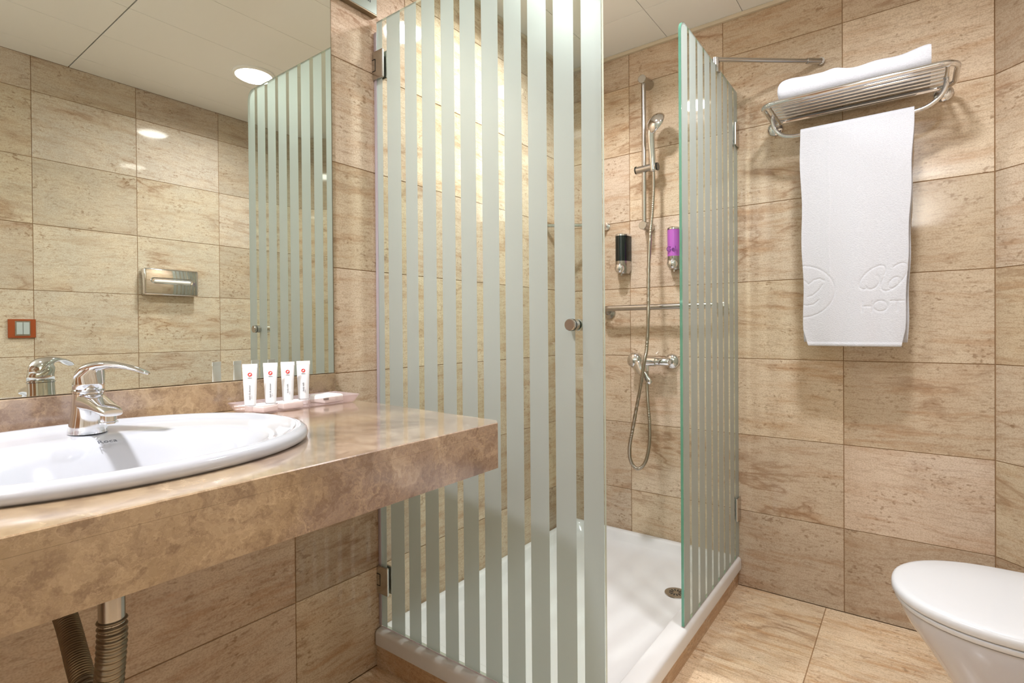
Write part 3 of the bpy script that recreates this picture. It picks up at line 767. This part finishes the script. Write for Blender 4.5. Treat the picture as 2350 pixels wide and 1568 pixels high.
t = Thing('corner_rail', 'short chrome rail across the shower corner seen through the glass door stripes', 'rail', (.06, YB-.06, 1.47))
bm = B(); tube(bm, spline([(.002, 1.985, 1.476), (.03, 2.02, 1.476), (.16, 2.15, 1.482), (.185, 2.19, 1.482), (.19, YB-.002, 1.482)], 8), .0085, 16); t.part('bar', bm, M['chrome'], smooth=True)
bm = B(); lathe(bm, (.0006, 1.985, 1.476), (1, 0, 0), [(.018, 0), (.017, .005), (.009, .008)], 24); t.part('wall_flange', bm, M['chrome'], auto=40)
bm = B(); lathe(bm, (.19, YB-.0006, 1.482), (0, -1, 0), [(.018, 0), (.017, .005), (.009, .008)], 24); t.part('wall_flange', bm, M['chrome'], auto=40)

def dispenser(xc, zc, body, label, txt=None):
    t = Thing('soap_dispenser', label, 'soap dispenser', (xc, YB, zc-.09), 'wall soap dispensers in the shower')
    def hs(hw, dep, z, y0=.0008):
        out = [Vector((xc+hw, YB-y0, z))]
        for i in range(17):
            a = -PI/2+PI*i/16
            out.append(Vector((xc-hw*math.sin(a)*1.0, YB-.02-(dep-.02)*math.cos(a), z)))
        out.append(Vector((xc-hw, YB-y0, z))); return out
    hw, dp = .031, .064
    bm = B(); loft(bm, [hs(hw, dp, zc-.036), hs(hw, dp, zc+.074)]); c = t.part('container', bm, body, auto=40)
    bm = B(); loft(bm, [hs(hw+.0008, dp+.0008, zc+.0742), hs(hw+.0008, dp+.0008, zc+.080), hs(hw-.004, dp-.006, zc+.086)]); t.part('top_cap', bm, M['chrome'], auto=40)
    bm = B(); loft(bm, [hs(hw*.78, dp*.62, zc-.090), hs(hw*.96, dp*.86, zc-.074), hs(hw+.0008, dp+.0008, zc-.052), hs(hw+.0008, dp+.0008, zc-.0362)]); t.part('base', bm, M['satin'], auto=40)
    bm = B(); lathe(bm, (xc, YB-.054, zc-.068), (0, -1, -.12), [(.0205, 0), (.0205, .010), (.018, .015), (.010, .019), (.0, .0205)], 28, (True, False)); pb_ = t.part('push_button', bm, M['chrome'], auto=50)
    bm = B(); cyl(bm, (xc, YB-.036, zc-.088), (xc, YB-.038, zc-.100), .005, 12, .0035); t.part('spout', bm, M['satin'])
    if txt:
        text_obj(txt, .030, M['purple_ink'], basis((xc-.002, YB-dp-.0006, zc-.008), (1, 0, 0), (0, 0, 1)), 'lettering', t, c)
dispenser(.278, 1.349, M['black_plastic'], 'black wall soap dispenser left of the hose')
dispenser(.514, 1.350, M['purple'], 'purple wall soap dispenser lettered Gel, right of the hose', 'Gel')

# ------------------------------------------------------------------ towel rack
t = Thing('towel_rack', 'chrome wall towel shelf with a rail below it', 'towel rack', (1.14, YB, 1.75))
fz = 1.772; xl, xr = .893, 1.413; yf, ybk = YB-.240, YB-.040; cr = .045
fr = []
for (cx, cy, a0) in ((xr-cr, ybk-cr, 0), (xl+cr, ybk-cr, PI/2), (xl+cr, yf+cr, PI), (xr-cr, yf+cr, 3*PI/2)):
    for i in range(9):
        a = a0+PI/2*i/8; fr.append((cx+cr*math.cos(a), cy+cr*math.sin(a), fz))
bm = B(); tube(bm, fr, .0085, 14, closed=True); t.part('frame', bm, M['chrome'], smooth=True)
for i in range(5):
    y = yf+.030+i*.029
    bm = B(); cyl(bm, (xl+.025, y, fz-.002), (xr-.025, y, fz-.002), .0048, 12); t.part('shelf_bar', bm, M['chrome'], auto=40)
for x in (xl+.024, xr-.024):
    bm = B(); cyl(bm, (x, yf+.004, fz-.006), (x, ybk-.004, fz-.006), .0058, 12); t.part('cross_bar', bm, M['chrome'], auto=40)
wf = ((.893, 1.786-.0), (1.385, 1.786-.0))
for x in (.893, 1.388):
    xi = xl+.024 if x < 1.1 else xr-.024
    bm = B(); lathe(bm, (x+.0, YB-.0006, 1.765), (0, -1, 0), [(.026, 0), (.026, .005), (.020, .012), (.009, .014)], 32); t.part('wall_flange', bm, M['chrome'], auto=40)
    bm = B(); tube(bm, spline([(x, YB-.012, 1.765), (x, YB-.03, 1.765), (xi, YB-.05, 1.766)], 6), .008, 14); t.part('bracket', bm, M['chrome'], smooth=True)
yr = YB-.145
bm = B(); tube(bm, spline([(xl+.020, yr, fz-.006), (xl+.019, yr, fz-.028), (xl+.028, yr, fz-.060), (xl+.052, yr, fz-.085), (xl+.085, yr, fz-.094)], 7)+spline([(xr-.135, yr, fz-.094), (xr-.075, yr, fz-.086), (xr-.040, yr, fz-.062), (xr-.025, yr, fz-.030), (xr-.024, yr, fz-.006)], 7), .0068, 14)
t.part('towel_rail', bm, M['chrome'], smooth=True)

# hanging towel with woven emblem
def seg_d(px, py, ax, ay, bx, by):
    vx, vy = bx-ax, by-ay; L = vx*vx+vy*vy; k = max(0, min(1, ((px-ax)*vx+(py-ay)*vy)/L if L else 0))
    return math.hypot(px-ax-k*vx, py-ay-k*vy)
def arc(cx, cy, rx, ry, a0, a1, rot=0, n=18):
    out = []
    for i in range(n+1):
        a = math.radians(a0+(a1-a0)*i/n); x, y = rx*math.cos(a), ry*math.sin(a); c, s = math.cos(rot), math.sin(rot)
        out.append((cx+x*c-y*s, cy+x*s+y*c))
    return out
LINES = [arc(.003, .184, .098, .088, -92, 92), [(-.01, .222), (.012, .222), (.024, .208), (.040, .222), (.058, .226), (.072, .218)], [(.022, .166), (.036, .170), (.056, .188), (.066, .204)],
         [(.0, .142), (.018, .136), (.040, .140), (.055, .154)],
         arc(.205, .220, .022, .046, 30, 300, -.75), arc(.205, .205, .017, .024, -120, 90, -.5), arc(.262, .218, .023, .050, -160, 150, -.62), arc(.262, .200, .012, .02, 0, 360, -.6),
         arc(.226, .128, .019, .017, 0, 360), [(.252, .1435), (.286, .1435)], [(.269, .1435), (.269, .111)], [(.177, .1435), (.177, .111)], [(.204, .1435), (.204, .111)], [(.177, .128), (.204, .128)]]
def emboss(u, v):
    if v > .30 or v < .08: return 0
    d = 9
    for L in LINES:
        for (a, b) in zip(L, L[1:]):
            if min(a[0], b[0])-.02 > u or max(a[0], b[0])+.02 < u or min(a[1], b[1])-.02 > v or max(a[1], b[1])+.02 < v: continue
            d = min(d, seg_d(u, v, a[0], a[1], b[0], b[1]))
    return -.0018*math.exp(-(d/.0026)**2)
bx0, bx1 = .998, 1.312; zb = .953; ztop = fz-.094+.016; rr = .013
TW = bx1-bx0
def towel_surface(half, zend, off, nx, nz, em, xs_a, xs_b, phase):
    pass
bm = B()
nx = 150; prof = []   # (y, z, s) path: front bottom -> over rail -> back bottom
nf = 300; Lf = ztop-rr-zb
for i in range(nf+1): prof.append((yr-rr, zb+Lf*i/nf, Lf*i/nf, 0))
for i in range(1, 13): a = PI*i/12; prof.append((yr-rr*math.cos(a), ztop-rr+rr*math.sin(a), Lf, a/PI))
zb2 = .965; nb = 60
for i in range(1, nb+1): prof.append((yr+rr, ztop-rr-(ztop-rr-zb2)*i/nb, Lf, 1))
grid = []
for (y, z, s, side) in prof:
    row = []
    hgt = (z-zb)/(ztop-zb)
    for k in range(nx+1):
        f = k/nx
        lo = bx0+.010*(1-hgt)*(1 if side == 0 else .6)+.002*math.sin(z*23)+(.012*max(0, 1-hgt*14) if side == 0 else 0)
        hi = bx1-(.027*(1-hgt)+.006*max(0, 1-hgt*14) if side == 0 else .018*(1-hgt))+.0015*math.sin(z*31+1)
        x = lo+(hi-lo)*f
        yy = y
        if side == 0:
            yy += .0035*math.sin(f*7+1)*(1-hgt)+.002*math.sin(f*19)*(1-hgt)
            yy -= emboss(x-bx0, z-zb)*1.0
            if 0 < z-zb < .012: yy += -.002*math.sin((z-zb)/.012*PI)
            yy -= .004*math.exp(-((f-.27)/.012)**2)*(1 if hgt > .3 else hgt/.3)*.3
        elif side == 1: yy += .012*(1-hgt)
        row.append(bm.verts.new((x, yy, z)))
    grid.append(row)
for a, b in zip(grid, grid[1:]):
    for k in range(nx): bm.faces.new((a[k], a[k+1], b[k+1], b[k]))
tw = link('hanging_towel', bm, M['towel'], (1.155, yr, zb), smooth=True)
tw['label'] = 'white bath towel hanging from the rack rail with embossed emblem'; tw['category'] = 'towel'
sm = tw.modifiers.new('thickness', 'SOLIDIFY'); sm.thickness = .005; sm.offset = 0

# folded towel lying on the shelf
bm = B(); rings = []
def shelf_ring(x, k):
    """k 0..1 along the length"""
    zb_ = fz+.0055; th = .078+.006*math.sin(k*6+.6)+.0035*math.sin(k*21)+.004*math.exp(-((k-.42)/.06)**2)-.004*math.exp(-((k-.33)/.05)**2)
    y0_, y1_ = yf+.016, YB-.018; out = []; n = 40
    for i in range(n):
        a = 2*PI*i/n; c, s = math.cos(a), math.sin(a); e = 3.2; r = (abs(c)**e+abs(s)**e)**(-1/e)
        y = (y0_+y1_)/2+(y1_-y0_)/2*c*r; z = zb_+th/2+th/2*s*r
        z += .0016*math.sin(y*90+k*9)*(1 if s > 0 else 0)
        out.append(Vector((x, y, z)))
    return out
xa, xb = .938, 1.352
for k, sc in ((0, .45), (.006, .72), (.018, .9), (.035, .98)):
    r = shelf_ring(xa+(xb-xa)*k, k); cy = sum(v.y for v in r)/len(r); cz = sum(v.z for v in r)/len(r)
    rings.append([Vector((v.x, cy+(v.y-cy)*(1-(1-sc)*.25), cz+(v.z-cz)*sc)) for v in r])
for i in range(1, 40):
    k = .035+(.985-.035)*i/39; rings.append(shelf_ring(xa+(xb-xa)*k, k))
r = shelf_ring(xb, 1); cy = sum(v.y for v in r)/len(r); cz = sum(v.z for v in r)/len(r)
rings.append([Vector((v.x, cy+(v.y-cy)*.985, cz+(v.z-cz)*.95)) for v in r])
loft(bm, rings)
tw = link('folded_towel', bm, M['towel'], (1.145, YB-.13, fz+.006), auto=60)
tw['label'] = 'thick white folded towel lying on top of the chrome rack'; tw['category'] = 'towel'

# ------------------------------------------------------------------ toilet
t = Thing('toilet', 'white toilet with closed lid against the right wall', 'toilet', (1.6, 1.55, 0))
TY = 1.552
def dshape(xf, xb_, hw, z, rf=None, n=28, e=2.2):
    """front rounded at xf, straight sides to xb_"""
    rf = rf or hw*1.15; out = []
    for i in range(n+1):
        a = PI/2+PI*i/n; c, s = math.cos(a), math.sin(a); r = (abs(c)**e+abs(s)**e)**(-1/e)
        out.append(Vector((xf+rf+rf*c*r, TY+hw*s*r, z)))
    m = 6
    for i in range(1, m+1): out.append(Vector((xf+rf+(xb_-xf-rf)*i/m, TY-hw, z)))
    for i in range(m, 0, -1): out.append(Vector((xf+rf+(xb_-xf-rf)*i/m, TY+hw, z)))
    return out
XF = 1.263
bm = B()
rs = [(XF+.003, .187, .4065), (XF, .190, .410), (XF, .190, .420), (XF+.002, .188, .4255), (XF+.007, .184, .4290), (XF+.016, .176, .4305), (XF+.05, .142, .4315), (XF+.12, .08, .432)]
loft(bm, [dshape(xf, 1.735-(.43-.43) if i < 5 else 1.735-(i-4)*.012, hw, z, rf=.215-(xf-XF)) for i, (xf, hw, z) in enumerate(rs)])
t.part('lid', bm, M['seat'], auto=50)
bm = B()
loft(bm, [dshape(XF+.009, 1.74, .184, .392, rf=.21), dshape(XF+.006, 1.74, .187, .395, rf=.212), dshape(XF+.006, 1.74, .187, .402, rf=.212), dshape(XF+.009, 1.74, .184, .4045, rf=.21)])
t.part('seat', bm, M['seat'], auto=50)
bm = B()
loft(bm, [dshape(XF+.20, WX-.001, .115, .0005, rf=.12), dshape(XF+.195, WX-.001, .118, .01, rf=.125), dshape(XF+.165, WX-.001, .118, .10, rf=.13), dshape(XF+.13, WX-.001, .125, .18, rf=.14),
          dshape(XF+.095, WX-.001, .140, .25, rf=.16), dshape(XF+.055, WX-.001, .158, .31, rf=.18), dshape(XF+.028, WX-.001, .170, .35, rf=.195), dshape(XF+.016, WX-.001, .177, .375, rf=.205), dshape(XF+.013, WX-.001, .179, .3885, rf=.207), dshape(XF+.018, WX-.001, .175, .3912, rf=.203)])
t.part('bowl', bm, M['ceramic'], smooth=False, auto=50)
for s_ in (-.07, .07):
    bm = B(); cyl(bm, (1.752, TY+s_-.018, .4105), (1.752, TY+s_+.018, .4105), .010, 18, ch=.001); box(bm, (1.745, TY+s_-.010, .3915), (1.762, TY+s_+.010, .41), .001, 1)
    t.part('lid_hinge', bm, M['chrome'], auto=40)

# ------------------------------------------------------------------ right wall items seen in the mirror
t = Thing('tissue_dispenser', 'chrome wall tissue dispenser with white tissue in its slot', 'tissue dispenser', (WX, 1.175, 1.2))
ya_, yb_, za, zb3 = 1.045, 1.300, 1.205, 1.341
bm = B(); box(bm, (WX-.056, ya_, za), (WX-.0008, yb_, zb3), .009, 3); bx_ = t.part('box', bm, M['chrome'], auto=40)
def stadium(yc, zc, L, r, x, n=10):
    out = []
    for i in range(n+1): a = -PI/2+PI*i/n; out.append(Vector((x, yc+L/2+r*math.cos(a), zc+r*math.sin(a))))
    for i in range(n+1): a = PI/2+PI*i/n; out.append(Vector((x, yc-L/2+r*math.cos(a), zc+r*math.sin(a))))
    return out
bm = B(); loft(bm, [stadium(1.172, 1.278, .165, .0165, WX-.0562), stadium(1.172, 1.278, .165, .0150, WX-.0595), stadium(1.172, 1.278, .165, .0105, WX-.0585), stadium(1.172, 1.278, .165, .0095, WX-.0562)], False, False)
t.part('slot_rim', bm, M['chrome'], auto=40)
bm = B(); loft(bm, [stadium(1.174, 1.275, .158, .0078, WX-.0563), stadium(1.174, 1.2755, .156, .0068, WX-.0622), stadium(1.174, 1.276, .15, .003, WX-.064)]); t.part('tissue', bm, M['tissue'], smooth=True)

t = Thing('light_switch', 'double light switch with pale rockers in a reddish wood frame', 'light switch', (WX, .595, 1.0))
bm = B(); box(bm, (WX-.010, .549, .996), (WX-.0008, .641, 1.078), .002, 2); t.part('frame', bm, M['wood'])
bm = B(); box(bm, (WX-.0125, .5715, 1.005), (WX-.0101, .6225, 1.070), .001, 1); pl = t.part('plate', bm, M['satin'])
for a, b in ((.5755, .5962), (.5978, .6185)):
    bm = B(); box(bm, (WX-.016, a, 1.011), (WX-.0126, b, 1.064), .0012, 2); t.part('rocker', bm, M['switch'])

# ------------------------------------------------------------------ amenities on the counter
t = Thing('amenity_tray', 'clear pinkish plastic amenity tray on the counter beside the washbasin', 'tray', (.09, .74, CZ+.0005))
def rr2(x0, y0, x1, y1, z): return rrect(x0, y0, x1, y1, .008, z, 4)
ax0, ay0, ax1, ay1 = .048, .607, .140, .868; cz = CZ+.0006
bm = B()
loft(bm, [rr2(ax0, ay0, ax1, ay1, cz), rr2(ax0-.003, ay0-.003, ax1+.003, ay1+.003, cz+.002), rr2(ax0-.012, ay0-.014, ax1+.012, ay1+.014, cz+.0205),
          rr2(ax0-.0105, ay0-.0125, ax1+.0105, ay1+.0125, cz+.0205), rr2(ax0-.0015, ay0-.0015, ax1+.0015, ay1+.0015, cz+.0035), rr2(ax0+.002, ay0+.002, ax1-.002, ay1-.002, cz+.002)], True, True)
t.part('dish', bm, M['clear_plastic'], auto=40)

tz = cz+.0024
def amenity_tube(x, y, label, words):
    t = Thing('toiletry_tube', label, 'tube', (x, y, tz), 'white toiletry tubes in the amenity tray')
    Hh = .108
    fdir = Vector((.86, -.5, 0)).normalized(); sdir = Vector((-fdir.y, fdir.x, 0))
    # crimp runs along sdir, front faces fdir (towards the room)
    bm = B(); cyl(bm, (x, y, tz), (x, y, tz+.014), .0115, 28, ch=.0006); t.part('cap', bm, M['tube'], auto=40)
    bm = B(); rings = []
    for k in range(11):
        f = k/10; z = tz+.0143+(Hh-.0143-.009)*f
        a = .0122+.0034*f; b = .0118*(1-f)**.8+.0009
        rings.append([Vector((x, y, z))+sdir*math.cos(2*PI*i/28)*a+fdir*math.sin(2*PI*i/28)*b for i in range(28)])
    loft(bm, rings); bd = t.part('tube_body', bm, M['tube'], smooth=False, auto=50)
    bm = B(); q0 = [Vector((x, y, tz+Hh-.0092))+sdir*sx*.0158+fdir*sy*.0009 for sx, sy in ((-1, -1), (1, -1), (1, 1), (-1, 1))]
    loft(bm, [q0, [v+Vector((0, 0, .0092)) for v in q0]]); t.part('crimp', bm, M['tube'])
    def at(h, out): 
        f = (h-.0143)/(Hh-.0233); return Vector((x, y, tz+h))+fdir*(.0118*(1-f)**.8+.0009+out)
    sl_ = (at(.088, 0)-at(.076, 0)).normalized()
    c = at(.084, .0004); n_ = sdir.cross(sl_)
    if n_.dot(fdir) < 0: n_ = -n_
    bm = B(); lathe(bm, c-n_*.0003, n_, [(.0046, 0), (.0046, .0004)], 24); em = t.part('emblem', bm, M['red_ink'], parent=bd, label='red round emblem')
    bm = B(); lathe(bm, c+n_*.0001+sdir*.0008+sl_*.0007, n_, [(.0016, 0), (.0016, .0003)], 14)
    lathe(bm, c+n_*.0001-sdir*.0008-sl_*.0007, n_, [(.0013, 0), (.0013, .0003)], 14); t.part('emblem_mark', bm, M['tube'], parent=bd)
    text_obj('silken', .0042, M['ink'], basis(at(.0765, .0006), sdir, sl_), 'lettering', t, bd, .0001)
    sl2 = (at(.055, 0)-at(.03, 0)).normalized()
    text_obj(words, .0056, M['ink'], basis(at(.044, .0012)-sdir*.0005, sl2, -sdir), 'lettering', t, bd, .0001)
    text_obj('50 ml', .003, M['ink'], basis(at(.033, .0012)+sdir*.0040, sl2, -sdir), 'lettering', t, bd, .0001)
amenity_tube(.086, .624, 'white bath and shower tube nearest the washbasin', 'bath & shower')
amenity_tube(.084, .674, 'white bath and shower tube second from the washbasin', 'bath & shower')
amenity_tube(.082, .719, 'white body milk tube third from the washbasin', 'body milk')
amenity_tube(.080, .762, 'white body milk tube nearest the shower door', 'body milk')
def packet(name, c, sx, sy, sz, rz, label, mark=False):
    t = Thing(name, label, 'packet', (c[0], c[1], c[2]))
    bm = B(); box(bm, (-sx/2, -sy/2, 0), (sx/2, sy/2, sz), min(sz*.3, .003), 2)
    bmesh.ops.rotate(bm, verts=bm.verts, matrix=Matrix.Rotation(rz, 3, 'Z')); bmesh.ops.translate(bm, verts=bm.verts, vec=c)
    b = t.part('wrapper', bm, M['paper'], auto=50)
    bm = B(); box(bm, (-sx/2+.004, -sy/2+.003, sz+.0001), (sx/2-.004, sy/2-.003, sz+.0012), .0003, 1)
    bmesh.ops.rotate(bm, verts=bm.verts, matrix=Matrix.Rotation(rz, 3, 'Z')); bmesh.ops.translate(bm, verts=bm.verts, vec=c)
    t.part('flap', bm, M['paper'])
    if mark:
        bm = B(); box(bm, (sx/2-.004, -sy/2-.0006, sz*.45), (sx/2+.0006, -sy/2+.012, sz*.75)); 
        bmesh.ops.rotate(bm, verts=bm.verts, matrix=Matrix.Rotation(rz, 3, 'Z')); bmesh.ops.translate(bm, verts=bm.verts, vec=c)
        t.part('print_mark', bm, M['ink'])
packet('soap_packet', (.119, .642, tz), .034, .042, .013, .25, 'small white wrapped soap lying before the first tubes')
packet('soap_packet', (.117, .705, tz), .032, .050, .015, -.1, 'small white wrapped soap lying before the body milk tubes')
packet('shower_cap_box', (.088, .822, tz), .060, .060, .018, .1, 'flat white shower cap box at the shower end of the amenity tray', True)
